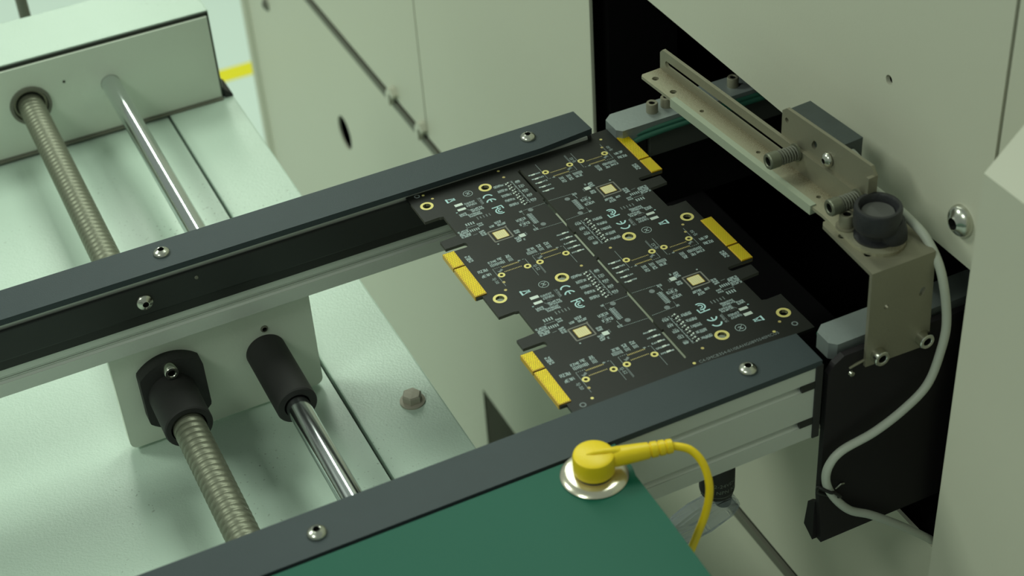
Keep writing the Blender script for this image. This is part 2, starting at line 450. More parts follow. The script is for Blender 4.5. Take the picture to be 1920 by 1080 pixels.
# ------------------------------------------------------------------ lead screw and guide rod
bm = nb()
Rs, pitch, seg, n, yA, yB = 8.1, 4.2, 7, 30, -184, 335
rows = int((yB - yA) / (pitch / seg)); prev = None
for i in range(rows + 1):
    y = yA + (yB - yA) * i / rows; ring = []
    for k in range(n):
        a = 2 * math.pi * k / n; ph = ((y / pitch) - a / (2 * math.pi)) % 1.0
        r = Rs - 0.6 * max(0.0, 1 - abs(ph - .5) / .27) ** .8
        ring.append(bm.verts.new((-139.3 + r * math.cos(a), y, -69 + r * math.sin(a))))
    if prev:
        for k in range(n):
            f = bm.faces.new((prev[k], prev[(k + 1) % n], ring[(k + 1) % n], ring[k])); f.smooth = True
    prev = ring
single(bm, 'lead_screw', 'screwsteel', 'thick threaded lead screw running under both rails', 'screw', (-139.3, 320, -69))
bm = nb(); lathe(bm, [(0, -184), (6, -184), (6, 340), (0, 340)], (-88, 0, -69.2), 'y', 40)
single(bm, 'guide_rod', 'chrome', 'polished round steel guide rod right of the threaded screw', 'rod', (-88, 320, -69.2))

# ------------------------------------------------------------------ conveyor rails
def slotted_profile(y_face, y_back, zt, zb, slots, depth, lip=0.0):
    """cross-section (y,z) of an extrusion; slots cut into y_face"""
    s = 1 if y_back > y_face else -1
    p = [(y_face, zt)]
    for c, h in slots:
        p += [(y_face, c + h), (y_face + s * depth * .25, c + h), (y_face + s * depth, c + h * .1), (y_face + s * depth, c - h * .35), (y_face + s * depth * .2, c - h), (y_face, c - h)]
    p += [(y_face, zb), (y_back, zb), (y_back, zt)]
    return p

def rail(name, label, yi, yo, cover, profile, px0, px1, screws, rear):
    T = Thing(name, label, 'conveyor rail', (-150, (yi + yo) / 2, -39), 'pair of conveyor rails')
    bm = nb(); prism(bm, profile, px0, px1, 'x'); pf = T.part(bm, 'aluminium_profile', 'alu')
    bm = nb(); prism(bm, cover, 1.8, 5.0, 'z')
    es = [e for e in bm.edges if all(abs(v.co.z - 5.0) < 1e-4 for v in e.verts) and len(e.link_faces) == 2 and abs(e.calc_face_angle(0) - math.pi / 2) < .2]
    bmesh.ops.bevel(bm, geom=es, offset=0.35, segments=2, affect='EDGES')
    cv = T.part(bm, 'cover_strip', 'cover')
    for x, y in screws:
        bm = nb(); button_screw(bm, (x, y, 5.0), 'z', 1, 4.1, 2.6, 1.5); T.part(bm, 'button_screw', ['steel', 'darkhole'], cv)
    return T, pf, cv

rear_cover = [(-520, 10.3), (68, 10.3), (98.2, 13.2), (97.6, 32.6), (-520, 32.6)]
rp = slotted_profile(12.0, 32.0, 1.7, -39.2, [(-29.6, 2.2)], 1.3)
T, pf, cv = rail('conveyor_rail', 'far conveyor rail with grey top strip and black inner track', 12, 32, rear_cover, rp, -520, 95, [(-318, 22), (-127, 22.2), (66.3, 22.2)], True)
REAR = T
bm = nb(); box(bm, -520, 96, 10.1, 12, -18, -1.2, bev=.8); tr = T.part(bm, 'track_plate', 'track')
bm = nb(); box(bm, -520, 96, 11.3, 12, -23.4, -18); T.part(bm, 'track_shade_strip', 'ic', tr)  # dark strip standing in for the shaded recess under the track plate
bm = nb(); button_screw(bm, (-141.8, 10.1, -10.2), 'y', -1, 4.2, 2.6, 1.5); T.part(bm, 'button_screw', ['steel', 'darkhole'], tr)
bm = nb(); lathe(bm, [(0, 0), (1, 0), (.8, -.5), (0, -.6)], (-115.5, 10.1, -5.8), 'y', 12); T.part(bm, 'set_screw', 'post', tr)
bm = nb()
for i in range(3): box(bm, -520, 95, 12.9, 13.3, -31.2 + i * 1.1, -30.7 + i * 1.1)
box(bm, -520, 95, 11.95, 12.02, -26.9, -26.5)
T.part(bm, 'slot_ribs', 'alu', pf)
bm = nb(); box(bm, 95, 97.2, 12, 32, -38, 1.7); T.part(bm, 'end_cap', 'blackpom')
# carriage plate with lead nut and bushing
hl = [circ(-139.3, -69, 9.5, 24), circ(-88, -69.2, 7, 24)]
bm = nb(); prism(bm, rrect(-164.6, -61.3, -101.8, -39.2, 4, corners=(0, 0, 1, 1)), 18, 24, 'y', hl); cp = T.part(bm, 'carriage_plate', 'boxface')
bm = nb()
fl_ = []
for a in range(0, 361, 6):
    t = math.radians(a); x = 21 * math.cos(t); z = 21 * math.sin(t)
    fl_.append((-137.5 + max(-16, min(16, x)), -70 + z))
fl2 = []
for p in fl_:
    if not fl2 or (abs(p[0] - fl2[-1][0]) + abs(p[1] - fl2[-1][1])) > .2: fl2.append(p)
if abs(fl2[0][0] - fl2[-1][0]) + abs(fl2[0][1] - fl2[-1][1]) < .2: fl2.pop()
prism(bm, fl2, 10.5, 18, 'y', [circ(-139.3, -69, 8.6, 28)])
lathe(bm, [(8.7, 10.5), (12, 10.5), (12, -17.2), (11.4, -18), (8.9, -18), (8.7, -10)], (-139.3, 0, -69), 'y', 40)
T.part(bm, 'lead_nut', 'blackpom', cp)
bm = nb(); socket_screw(bm, (-138, 10.5, -53.2), 'y', -1, 3.6, 5, 1.8); T.part(bm, 'socket_screw', ['steel', 'darkhole'], cp)
bm = nb(); lathe(bm, [(6.3, 18), (10.4, 18), (10.4, -28.2), (9.8, -29), (6.6, -29), (6.3, -20)], (-88, 0, -69.2), 'y', 40); T.part(bm, 'rod_bushing', 'blackpom', cp)
bm = nb(); lathe(bm, [(0, 0), (1.9, 0), (1.9, -.6), (1.2, -.9)], (-86.7, 18, -54.8), 'y', 16); lathe(bm, [(1.2, -.9), (1.0, .2), (0, .2)], (-86.7, 18, -54.8), 'y', 8, 1); T.part(bm, 'set_screw', ['post', 'darkhole'], cp)

front_cover = [(-520, -195), (97.8, -195), (98, -174.9), (58, -172.1), (-520, -172.1)]
fpf = slotted_profile(-194.6, -175, 1.7, -38.4, [(-7.9, 2.0), (-28.5, 2.0)], 2.4)
T, pf, cv = rail('conveyor_rail', 'near conveyor rail with grey top strip and slotted aluminium side', -195, -175, front_cover, fpf, -520, 95, [(-318, -184.8), (-125.6, -184.8), (67.6, -184.8)], False)
bm = nb(); box(bm, -520, 96, -175, -173.2, -23, -1.7, bev=.3); T.part(bm, 'track_plate', 'track')
bm = nb(); box(bm, 95, 98.6, -195.3, -172.4, -38.8, 2.6, bev=.5); T.part(bm, 'end_cap', 'blackpom')
bm = nb(); prism(bm, [(-164.6, -101.8), (-61.3, -101.8), (-61.3, -39.2), (-164.6, -39.2)], -190, -184, 'y'); T.part(bm, 'carriage_plate', 'boxface')
bm = nb()
for zc in (-7.9, -28.5): box(bm, 88.5, 94.9, -194.9, -193.2, zc - 1.9, zc + 1.9)
T.part(bm, 'slot_plug', 'ic', pf)

# ------------------------------------------------------------------ circuit board panel
T = Thing('circuit_board_panel', 'black circuit board panel of four cards lying between the rails', 'circuit board', (0, 0, -1.6))
PX, PY, PIT = 104.54, -71.7, 83.52
MID = PX / 2
def ring_holes():
    return [(0, 0, 2.0, 3.3), (31.4, -.2, 2.0, 3.3), (41.4, -68.2, .8, 1.75), (27.9, -68.1, .8, 1.75), (21.5, -68.1, .8, 1.75), (8.1, -68.1, .8, 1.75)]
SW = 0.95
def card_outline():
    top, bot = 5.45, -78.07
    return [(-6.2, top), (MID, top), (MID, 4.4), (MID - SW, 4.4), (MID - SW, -16.4), (MID, -16.4), (MID, -24), (MID - SW, -24),
            (MID - SW, bot + 1.2), (MID, bot + 1.2), (MID, bot), (-9.3, bot), (-9.3, -40.3), (3.4, -40.3), (4.1, -39.8), (4.4, -38.6), (4.1, -37.3), (3.4, -36.8), (-6.3, -36.8), (-6.3, -30.2), (3.5, -29.6),
            (3.5, -12.2), (2.2, -12.0), (1.6, -11.6), (-6.2, -11.8)]
bm = nb()
prism(bm, card_outline(), -1.6, 0, 'z', [circ(x, y, r, 20) for x, y, r, R_ in ring_holes()])
for f in bm.faces:
    f.material_index = 0
bmesh.ops.recalc_face_normals(bm, faces=bm.faces)
for f in bm.faces:
    if abs(f.normal.z) < .5: f.material_index = 1
card = link(bm, 'circuit_card', ['pcb', 'pcbedge'], T.o)
card.location = (0, 0, 1.6 * S)
def sub(bm, name, mats, **kw):
    if name in ('gold_pads', 'tinned_pads', 'resistor_arrays', 'pad_vias', 'silkscreen'): kw['kind'] = 'stuff'
    return link(bm, name, mats, card, **kw)
E_ = 0.04
def quad(bm, pts, mi=0, z=E_):
    f = bm.faces.new([bm.verts.new((x, y, z)) for x, y in pts]); f.material_index = mi
def rect(bm, x0, x1, y0, y1, mi=0, z=E_): quad(bm, [(x0, y0), (x1, y0), (x1, y1), (x0, y1)], mi, z)
def line(bm, a, b, w_=.22, mi=0, z=E_):
    d = Vector((b[0] - a[0], b[1] - a[1])); nrm = Vector((-d.y, d.x)).normalized() * w_ / 2
    quad(bm, [(a[0] + nrm.x, a[1] + nrm.y), (b[0] + nrm.x, b[1] + nrm.y), (b[0] - nrm.x, b[1] - nrm.y), (a[0] - nrm.x, a[1] - nrm.y)], mi, z)
def dashed(bm, a, b, step=.8, w_=.3, mi=0):
    d = Vector((b[0] - a[0], b[1] - a[1])); L = d.length; d.normalize(); k = 0
    while k * step < L - step * .5:
        p = (a[0] + d.x * k * step, a[1] + d.y * k * step); q = (p[0] + d.x * step * .5, p[1] + d.y * step * .5)
        line(bm, p, q, w_, mi); k += 1
def arc(bm, cx, cy, r0_, r1_, a0, a1, n=14, mi=0):
    for i in range(n):
        t0 = math.radians(a0 + (a1 - a0) * i / n); t1 = math.radians(a0 + (a1 - a0) * (i + 1) / n)
        quad(bm, [(cx + r0_ * math.cos(t0), cy + r0_ * math.sin(t0)), (cx + r1_ * math.cos(t0), cy + r1_ * math.sin(t0)), (cx + r1_ * math.cos(t1), cy + r1_ * math.sin(t1)), (cx + r0_ * math.cos(t1), cy + r0_ * math.sin(t1))], mi)
def grid(bm, x0, x1, y0, y1, nx, ny, fx=.55, fy=.75, mi=0, jit=.15):
    dx, dy = (x1 - x0) / nx, (y1 - y0) / ny
    for i in range(nx):
        for j in range(ny):
            a = x0 + (i + .5) * dx; b = y0 + (j + .5) * dy
            hx = dx * fx / 2 * (1 + random.uniform(-jit, jit)); hy = dy * fy / 2 * (1 + random.uniform(-jit, jit))
            rect(bm, a - hx, a + hx, b - hy, b + hy, mi)
def glyphs(bm, x0, x1, y0, y1, nx, ny, mi=0):
    """tiny reference lettering: each cell is a few strokes"""
    dx, dy = (x1 - x0) / nx, (y1 - y0) / ny; w_ = min(dx, dy) * .25
    for i in range(nx):
        for j in range(ny):
            a, b = x0 + i * dx + dx * .12, y0 + j * dy + dy * .12; c, d = a + dx * .74, b + dy * .74; mx, my = (a + c) / 2, (b + d) / 2
            st = [((a, b), (a, d)), ((c, b), (c, d)), ((a, b), (c, b)), ((a, d), (c, d)), ((a, my), (c, my)), ((mx, b), (mx, d)), ((a, b), (c, d))]
            for s_ in random.sample(st, 4): line(bm, s_[0], s_[1], w_, mi)
def textmesh(bm, s, x, y, size, ang, mi=0, z=E_, sx=1.0, plane='z'):
    cu = bpy.data.curves.new('t', 'FONT'); cu.body = s; cu.size = size; cu.space_character = 1.05; cu.resolution_u = 3
    ob = bpy.data.objects.new('t', cu); col.objects.link(ob)
    dg = bpy.context.evaluated_depsgraph_get(); me = bpy.data.meshes.new_from_object(ob.evaluated_get(dg))
    c, s_ = math.cos(ang), math.sin(ang); base = len(bm.verts); vv = []
    for v in me.vertices:
        px, py = v.co.x * sx, v.co.y
        if plane == 'z': vv.append(bm.verts.new((x + c * px - s_ * py, y + s_ * px + c * py, z)))
        else: vv.append(bm.verts.new(plane(px, py)))
    for p in me.polygons:
        try: f = bm.faces.new([vv[i] for i in p.vertices]); f.material_index = mi
        except ValueError: pass
    bpy.data.objects.remove(ob); bpy.data.curves.remove(cu); bpy.data.meshes.remove(me)

# --- silkscreen: 0 = silk, 1 = dim, 2 = bold
bm = nb(); DN = -math.pi / 2
# crossed-out bin
line(bm, (10.1, -3.2), (10.1, .2), .9, 2); line(bm, (10.6, -3.0), (14.4, -1.0), .35, 2); line(bm, (10.6, -.2), (14.4, -2.4), .35, 2)
line(bm, (10.7, -2.8), (14.0, -2.3), .3, 2); line(bm, (10.7, -.3), (14.0, -.9), .3, 2); line(bm, (14.0, -2.6), (14.0, -.6), .35, 2)
# ringed mark
arc(bm, 21.8, -.55, 2.15, 2.45, 0, 360, 28); line(bm, (20.4, -1.9), (23.2, .8), .25); line(bm, (20.6, .2), (22.6, .2), .3); line(bm, (21.0, -1.2), (23.0, -1.0), .3); line(bm, (21.2, .7), (22.2, -1.6), .25)
# CE
arc(bm, 29.1, -8.7, 1.9, 2.7, 10, 170, 18, 2)
arc(bm, 29.2, -12.9, 1.9, 2.7, 10, 170, 18, 2); line(bm, (29.2, -13.0), (29.2, -10.6), .65, 2)
# FC
line(bm, (26.6, -18.1), (31.9, -17.9), .7, 2); line(bm, (31.7, -17.8), (31.9, -20.6), .7, 2); line(bm, (29.4, -18.0), (29.3, -20.0), .65, 2)
arc(bm, 29.6, -22.3, 2.0, 2.65, 25, 335 - 360 + 360, 1, 2) if False else None
arc(bm, 29.6, -21.8, 1.9, 2.6, -60, -300, 20, 2); arc(bm, 29.6, -21.8, .75, 1.35, -55, -305, 14, 2)
# five resistor rows with text left and right
for i in range(5):
    y = -2.6 - 4.45 * i
    glyphs(bm, 34.9, 40.2, y - 1.2, y + .9, 6, 1); glyphs(bm, 35.2, 38.8, y - .1, y + 1.2, 4, 1)
    glyphs(bm, 46.0, 49.0, y - 1.9, y + .3, 3, 1)
    glyphs(bm, 46.4, 48.4, y - 2.7, y - 1.6, 3, 1, 1)
    line(bm, (40.4, y + .7), (45.6, y + .7), .2, 1)
    rect(bm, 44.3, 45.3, y - .9, y + .1, 1); line(bm, (41.0, y - 2.2), (45.6, y - 2.2), .2, 1)
line(bm, (44.9, -1.5), (45.2, -23.0), .25, 0)
# cluster of small parts
glyphs(bm, 16.6, 22.2, -11.0, -7.0, 6, 2); grid(bm, 16.8, 22.0, -10.9, -7.2, 5, 1, .35, .95, 1)
glyphs(bm, 17.0, 23.6, -16.2, -13.2, 6, 2); glyphs(bm, 14.2, 21.0, -19.6, -16.6, 6, 2); glyphs(bm, 10.6, 14.3, -17.0, -14.3, 3, 2)
line(bm, (16.0, -12.8), (21, -19.8), .3, 1); grid(bm, 16.5, 24.5, -23.2, -20.6, 5, 1, .3, .8, 1)
glyphs(bm, 24.2, 25.6, -12.6, -6.6, 1, 4, 1); line(bm, (24.0, -6.4), (24.0, -12.9), .2, 1)
glyphs(bm, 10.0, 10.8, -13.0, -12.2, 1, 1, 2)
# combs and text block
for i in range(4):
    rect(bm, 9.9 + i * 1.25, 10.6 + i * 1.25, -25.2, -23.1, 0)
for i in range(5):
    rect(bm, 9.7 + i * 1.05, 10.3 + i * 1.05, -30.6, -28.7, 0)
line(bm, (9.4, -25.8), (9.4, -28.3), .22, 1); dashed(bm, (9.6, -26.6), (14.6, -26.6), .6, .35)
glyphs(bm, 4.0, 9.2, -33.3, -27.4, 4, 4, 0); glyphs(bm, 14.8, 17.6, -28.6, -25.6, 3, 2); glyphs(bm, 13.1, 16.0, -36.2, -31.9, 2, 3)
line(bm, (9.7, -33.4), (12.0, -33.2), .3, 1)
glyphs(bm, 19.1, 21.8, -32.4, -30.4, 3, 1); glyphs(bm, 23.0, 27.6, -33.0, -30.9, 4, 1); glyphs(bm, 22.6, 26.2, -30.9, -28.6, 3, 1)
# chip outline
for a, b in (((16.6, -34.9), (26.0, -34.9)), ((26.0, -34.9), (26.0, -43.7)), ((26.0, -43.7), (16.4, -43.7)), ((16.5, -43.7), (16.5, -34.9))): line(bm, a, b, .75, 3)
rect(bm, 16.6, 17.4, -46.2, -45.4, 0); rect(bm, 25.9, 26.7, -34.9, -34.1, 3)
glyphs(bm, 27.6, 30.4, -42.6, -39.8, 2, 2); glyphs(bm, 25.6, 28.3, -49.2, -45.0, 2, 3); glyphs(bm, 29.0, 30.0, -49.4, -47.8, 1, 1); glyphs(bm, 31.8, 32.6, -45.9, -43.6, 1, 2, 1)
line(bm, (29.5, -38.6), (35.0, -42.2), .35, 1) if False else None
# side connector at the groove
dashed(bm, (39.3, -27.3), (MID - .9, -27.0)); dashed(bm, (39.5, -44.9), (MID - .9, -45.4))
arc(bm, 42.5, -28.6, 0, 1.35, 0, 360, 16, 4); arc(bm, 42.6, -42.1, 0, 1.35, 0, 360, 16, 4)
for i in range(9):
    rect(bm, 38.9, 41.6, -31.3 - i * .98 - .5, -31.3 - i * .98, 0)
line(bm, (39.9, -30.6), (39.9, -40.2), .25, 0); line(bm, (38.0, -28.6), (38.0, -31.0), .22, 1); line(bm, (38.0, -40.2), (38.2, -43.6), .25, 0)
glyphs(bm, 36.9, 38.7, -28.3, -26.7, 2, 1); glyphs(bm, 36.5, 39.2, -45.0, -43.2, 2, 1)
glyphs(bm, 32.4, 37.4, -34.6, -32.2, 4, 1); glyphs(bm, 32.4, 37.6, -38.6, -36.2, 4, 1); glyphs(bm, 33.2, 36.0, -35.8, -34.9, 3, 1, 1); glyphs(bm, 33.2, 36.0, -39.6, -38.8, 3, 1, 1)
# five marks beside the groove
for i in range(5):
    y = -53.6 - 3.95 * i
    glyphs(bm, 43.7, 46.4, y - .8, y + .5, 3, 1, 0)
    rect(bm, 49.0, 50.2, y - .7, y + .2, 0)
# text groups over the two connectors
for x0, k in ((36.0, 0), (32.0, 0), (15.9, 0)):
    glyphs(bm, x0 - .3, x0 + 2.0, -58.0, -55.5, 2, 2); grid(bm, x0 - .4, x0 + 2.1, -60.7, -58.4, 4, 1, .5, .95)
glyphs(bm, 26.4, 30.2, -58.2, -55.9, 4, 1); grid(bm, 25.3, 30.4, -60.8, -58.3, 8, 1, .55, .95)
glyphs(bm, 6.4, 10.8, -57.9, -56.0, 4, 1); glyphs(bm, 11.4, 13.8, -57.7, -55.4, 2, 1); grid(bm, 6.3, 13.9, -60.6, -58.3, 10, 1, .55, .95)
for cx0, cx1, yl, yr in ((26.8, 42.8, -76.5, -77.0), (6.3, 22.9, -76.5, -76.8)):
    line(bm, (cx0, -62.4), (cx0, yl), .3, 1); line(bm, (cx1, -62.4), (cx1, yr), .3, 1)
    dashed(bm, (cx0, -62.2), (cx0 + 5, -62.2), 1.0, .25); dashed(bm, (cx1 - 3, -62.3), (cx1, -62.3), 1.6, .25)
    glyphs(bm, cx1 - 3.6, cx1 - 2.6, -62.8, -61.6, 1, 1)
    quad(bm, [(cx0 + 1.2, -64.5), (cx0 + 2.0, -66.2), (cx0 + 4.2, -64.8), (cx0 + 3.6, -63.6), (cx0 + 2.2, -64.9)], 1)
textmesh(bm, 'SJ-S2', 24.0, -68.6, 2.3, DN); textmesh(bm, 'SJ-S0', 3.2, -68.4, 2.3, DN)
line(bm, (26.3, -68.4), (26.3, -77.0), .2, 1)
glyphs(bm, -.7, 4.2, -62.4, -59.8, 4, 1); glyphs(bm, -.7, 4.2, -66.2, -63.8, 4, 1)
glyphs(bm, -1.2, 1.5, -52.2, -46.8, 2, 4)
sub(bm, 'silkscreen', ['silk', 'silkdim', 'silkbright', 'chipframe', 'silkdim'])
# --- tinned pads (bright)
bm = nb()
rect(bm, 11.8, 15.9, -8.1, -6.1); rect(bm, 11.6, 15.8, -12.1, -10.3)
for i in range(5):
    y = -2.6 - 4.45 * i
    for dx, dy in ((41.0, -.2), (42.3, .5), (41.6, -2.2), (43.0, -1.6)):
        quad(bm, [(dx, y + dy - .8), (dx + 1.0, y + dy - .5), (dx + .9, y + dy + .5), (dx + .1, y + dy + .2)])
    y = -53.6 - 3.95 * i
    quad(bm, [(46.5, y - .7), (48.9, y - .5), (48.8, y + .5), (46.8, y + .5)])
quad(bm, [(28.3, -46.7), (31.4, -46.5), (31.5, -44.0), (28.6, -44.1)]) if False else rect(bm, 28.4, 31.4, -46.5, -44.0)
sub(bm, 'tinned_pads', 'tin')
# small black array chips
bm = nb()
for i in range(5):
    y = -2.6 - 4.45 * i
    box(bm, 42.9, 43.9, y - 1.4, y - .3, 0, .35); box(bm, 43.6, 44.3, y - 3.0, y - 2.1, 0, .3)
box(bm, 17.4, 20.2, -13.2, -11.2, 0, .3)
sub(bm, 'resistor_arrays', 'ic')
# gold pads
bm = nb()
for cx in (31.0, 10.7):
    for i in range(12):
        rect(bm, cx + i * .74, cx + i * .74 + .34, -63.5, -62.6); rect(bm, cx - .3 + i * .76, cx - .3 + i * .76 + .34, -66.95, -66.3)
for x, y in ((43.2, 3.2), (4.9, 4.4), (6.7, -73.5)):
    arc(bm, x, y, 0, .75, 0, 360, 12)
sub(bm, 'gold_pads', 'goldpad')
bm = nb(); box(bm, 18.3, 24.5, -42.3, -36.4, 0, .08); sub(bm, 'thermal_pad', 'padpale')
bm = nb()
for i in range(5):
    for j in range(5): arc(bm, 19.5 + i * .95, -41.2 + j * .95, .18, .3, 0, 360, 6, z if False else 0) if False else rect(bm, 19.3 + i * .95, 19.6 + i * .95, -41.3 + j * .95, -41.0 + j * .95, 0, .12)
for i in range(8):
    t = -42.1 + i * .75
    rect(bm, 18.0, 18.5, t, t + .3, 0, .12); rect(bm, 24.3, 24.8, t, t + .3, 0, .12)
    t = 18.5 + i * .75
    rect(bm, t, t + .3, -42.6, -42.1, 0, .12); rect(bm, t, t + .3, -36.6, -36.1, 0, .12)
sub(bm, 'pad_vias', 'amber')
for x, y, r, R_ in ring_holes():
    bm = nb(); n = 28
    lathe(bm, [(r, -1.55), (r, .06), (R_, .06), (R_, .0)], (x, y, 0), 'z', n); sub(bm, 'plated_hole', 'enig')
for y0_, y1_ in ((-52.9, -40.6), (-77.4, -53.9)):
    bm = nb(); box(bm, -9.6, -3.7, y0_, y1_, -2.0, .55, bev=.12); ec = sub(bm, 'edge_contact', 'amber')
    bm = nb(); box(bm, -9.1, -4.0, y0_ + .35, y1_ - .3, .55, .62); sub(bm, 'contact_fingers', 'fingers')
# edge strips of the panel
def strip(pts):
    bm = nb(); prism(bm, pts, -1.6, 0); return bm
st1 = link(strip([(-6.2, 5.46), (MID, 5.46), (MID, 6.38), (110.8, 6.38), (110.8, 15.6), (-6.2, 15.6)]), 'edge_strip', 'pcb', T.o); st1.location = (0, 0, 1.6 * S)
st2 = link(strip([(-6.2, -161.6), (MID, -161.6), (MID, -160.68), (110.8, -160.68), (110.8, -170.2), (-6.2, -170.2)]), 'edge_strip', 'pcb', T.o); st2.location = (0, 0, 1.6 * S)
for stp, pts in ((st1, [(43.2, 9.5), (2.0, 9.3), (100.8, 8.5)]), (st2, [(4.9, -163.4), (93.9, -164.2), (53.2, -165.2)])):
    bm = nb()
    for x, y in pts: arc(bm, x, y, 0, .75, 0, 360, 12)
    link(bm, 'gold_pads', 'enig', stp, kind='stuff')
    bm = nb()
    for x, y in ((-.4, -165.2), (104.6, -164.0)) if stp is st2 else ((-1, 10),): arc(bm, x, y, .9, 1.5, 0, 360, 18)
    if stp is st2: textmesh(bm, 'C4-SMCB354-01/0EAHG0895540MCU5', 55.4, -166.4, 2.45, 0.0, sx=.95)
    link(bm, 'silkscreen', 'silkdim', stp, kind='stuff')
# the three other cards
def copy_card(x, y, rot):
    c = card.copy(); col.objects.link(c); c.parent = T.o
    c.location = (x * S, y * S, 1.6 * S); c.rotation_euler = (0, 0, rot)
    for ch in list(card.children):
        d = ch.copy(); col.objects.link(d); d.parent = c
copy_card(0, -PIT, 0)
copy_card(PX, PY, math.pi)
copy_card(PX, PY - PIT, math.pi)

# ------------------------------------------------------------------ transfer conveyor inside the machine
T = Thing('transfer_conveyor', 'grey inner conveyor with green belt entering the black opening', 'conveyor', (250, -90, -137))
nbp = [(106.2, -187), (106.2, -178.5), (110.5, -175), (560, -175), (560, -189.8), (109, -189.8)]
bm = nb(); prism(bm, nbp, -3.5, 5, 'z'); T.part(bm, 'rail_bar', 'innergrey')
bm = nb(); prism(bm, [(108, 5.5), (108, 16.5), (112.5, 20.3), (560, 20.3), (560, 2.8), (110.5, 2.8)], -2.5, 5, 'z'); rb = T.part(bm, 'rail_bar', 'innergrey')
for x, y in ((132.5, 11.5), (141.5, 12.5), (181, 11.5)):
    bm = nb(); socket_screw(bm, (x, y, 5), 'z', 1, 3.1, 5.4, 1.5); T.part(bm, 'socket_screw', ['dullsteel', 'darkhole'], rb)
bm = nb(); tube(bm, spline([(110, 6.0, -8.5), (116, 2.6, -3.4), (128, 1.4, -1.2), (160, 1.2, -.6), (250, 1.2, -.6), (555, 1.2, -.6)]), 1.5); tube(bm, spline([(112, 5, -1.5), (140, 2.4, 1.4), (250, 2.3, 1.5), (555, 2.3, 1.5)]), 1.2); T.part(bm, 'green_belt', 'belt')
bm = nb(); tube(bm, spline([(116, -173.6, -1.4), (122, -173.5, -.8), (250, -173.4, -.6), (555, -173.4, -.6)]), 1.4); T.part(bm, 'green_belt', 'belt')
bm = nb(); box(bm, 126, 560, 2.6, 5.2, -16, -2.6, bev=.3); T.part(bm, 'belt_guide', 'innerblack')
bm = nb(); box(bm, 109.5, 126, 6, 16, -22, -2.6); T.part(bm, 'bearing_block', 'ic')
side = [(101.5, -78), (101.5, -5), (104.5, -.5), (109, 2.5), (560, 2.5), (560, -109), (104.2, -109), (102.8, -92)]
bm = nb(); prism(bm, side, -195, -191.8, 'y'); sp = T.part(bm, 'side_plate', 'darkplate')
bm = nb(); prism(bm, [(-191.8, -108.8), (-184.6, -104.4), (-186.6, -88), (-191.8, -84)], 101.6, 104.4, 'x'); T.part(bm, 'plate_flange', 'darkplate')
bm = nb(); box(bm, 112, 560, 16, 20.2, -60, -2.6); T.part(bm, 'side_plate', 'void')
bm = nb(); tube(bm, [(112, -194.9, -5.6), (116, -195.4, -4.2), (121, -195.4, -3.4)], .7, 8); T.part(bm, 'plate_clip', 'dullsteel', sp)
bm = nb(); lathe(bm, [(0, 0), (1.6, 0), (1.2, -1), (0, -1.2)], (113.3, -195, -9), 'y', 14); T.part(bm, 'plate_screw', 'steel', sp)
bm = nb(); tube(bm, [(109.8, -195.2, -76.5), (112.5, -195.6, -74.5), (114.2, -195.4, -75.2)], .5, 8); T.part(bm, 'wire_tag', 'steel', sp)
bm = nb(); box(bm, 330, 420, -172, 1, -60, -30); T.part(bm, 'cross_beam', 'void')

# ------------------------------------------------------------------ sensor bracket over the opening
T = Thing('sensor_bracket', 'steel angle bracket with black knob reaching over the black opening', 'bracket', (134, -195, -6))
bm = nb()
prism(bm, [(119.0, -6.5), (152.0, -7.5), (149.8, 42.2), (118.2, 42.2)], -197, -195.2, 'y', [circ(127.0, 23.5, 1.3, 12), slot(145.2, 24.5, 2, 1.3, 1.2)])
prism(bm, [(118.2, -197), (149.8, -197), (151.8, -176), (149, -157.5), (121.5, -156.5), (120.0, -158.5)], 42.2, 44, 'z', [circ(122.6, -169, 1.7, 14), slot(125.0, -184.6, 1.2, 1.7, .3)])
lb = T.part(bm, 'mounting_bracket', 'dullsteel')
for x, z in ((124.6, -1.5), (147.8, -1.6)):
    bm = nb(); socket_screw(bm, (x, -197, z), 'y', -1, 3.7, 4.2, 1.9); T.part(bm, 'socket_screw', ['steel', 'darkhole'], lb)
# angled strip in its own rotated frame: s along the arm (towards the viewer), t across
YAW = math.radians(4.25); OX, OY = 112.4, -13.0
def F(s, t): # frame -> world
    return (OX + s * math.sin(YAW) + t * math.cos(YAW), OY - s * math.cos(YAW) + t * math.sin(YAW))
def conv(pts): return [F(s, t) for s, t in pts]
TW = 11.6
hol = [conv(circ(7, 4.2, 1.7, 14)), conv(circ(22, 4.4, 1.7, 14)), conv(circ(44, 5.6, 1.1, 12)), conv(circ(87, 6.4, 1.1, 12)), conv(circ(130, 6.8, 1.1, 12))]
endarc = [(166 + 13 * math.sin(math.radians(a)), 9.0 - 11.5 * math.cos(math.radians(a))) for a in range(0, 181, 15)]
bm = nb()
prism(bm, conv([(0, TW), (0, 1.2), (1.2, 0), (141, 0), (150, -1.0)] + endarc + [(160, 21.5), (150, TW)]), 44.0, 45.6, 'z', hol)
fl1 = T.part(bm, 'arm_strip', 'rust')
bm = nb()   # upright flange with two long slots
def vplate(bm, pts, holes, t0, t1):
    loops = [pts] + holes
    tris = tessellate_polygon([[Vector((u, v, 0)) for u, v in lp] for lp in loops]); flat = [p for lp in loops for p in lp]
    a = [bm.verts.new((*F(s, t0), z)) for s, z in flat]; b = [bm.verts.new((*F(s, t1), z)) for s, z in flat]
    for t in tris: bm.faces.new([a[i] for i in t]); bm.faces.new([b[i] for i in reversed(t)])
    k = 0
    for lp in loops:
        for i in range(len(lp)):
            j = (i + 1) % len(lp); bm.faces.new((a[k + i], a[k + j], b[k + j], b[k + i]))
        k += len(lp)
vplate(bm, [(0, 45.6), (0, 54.5), (2, 56.6), (160, 56.6), (160, 45.6)], [slot(55, 50.4, 98, 1.6)], TW, TW + 1.8)
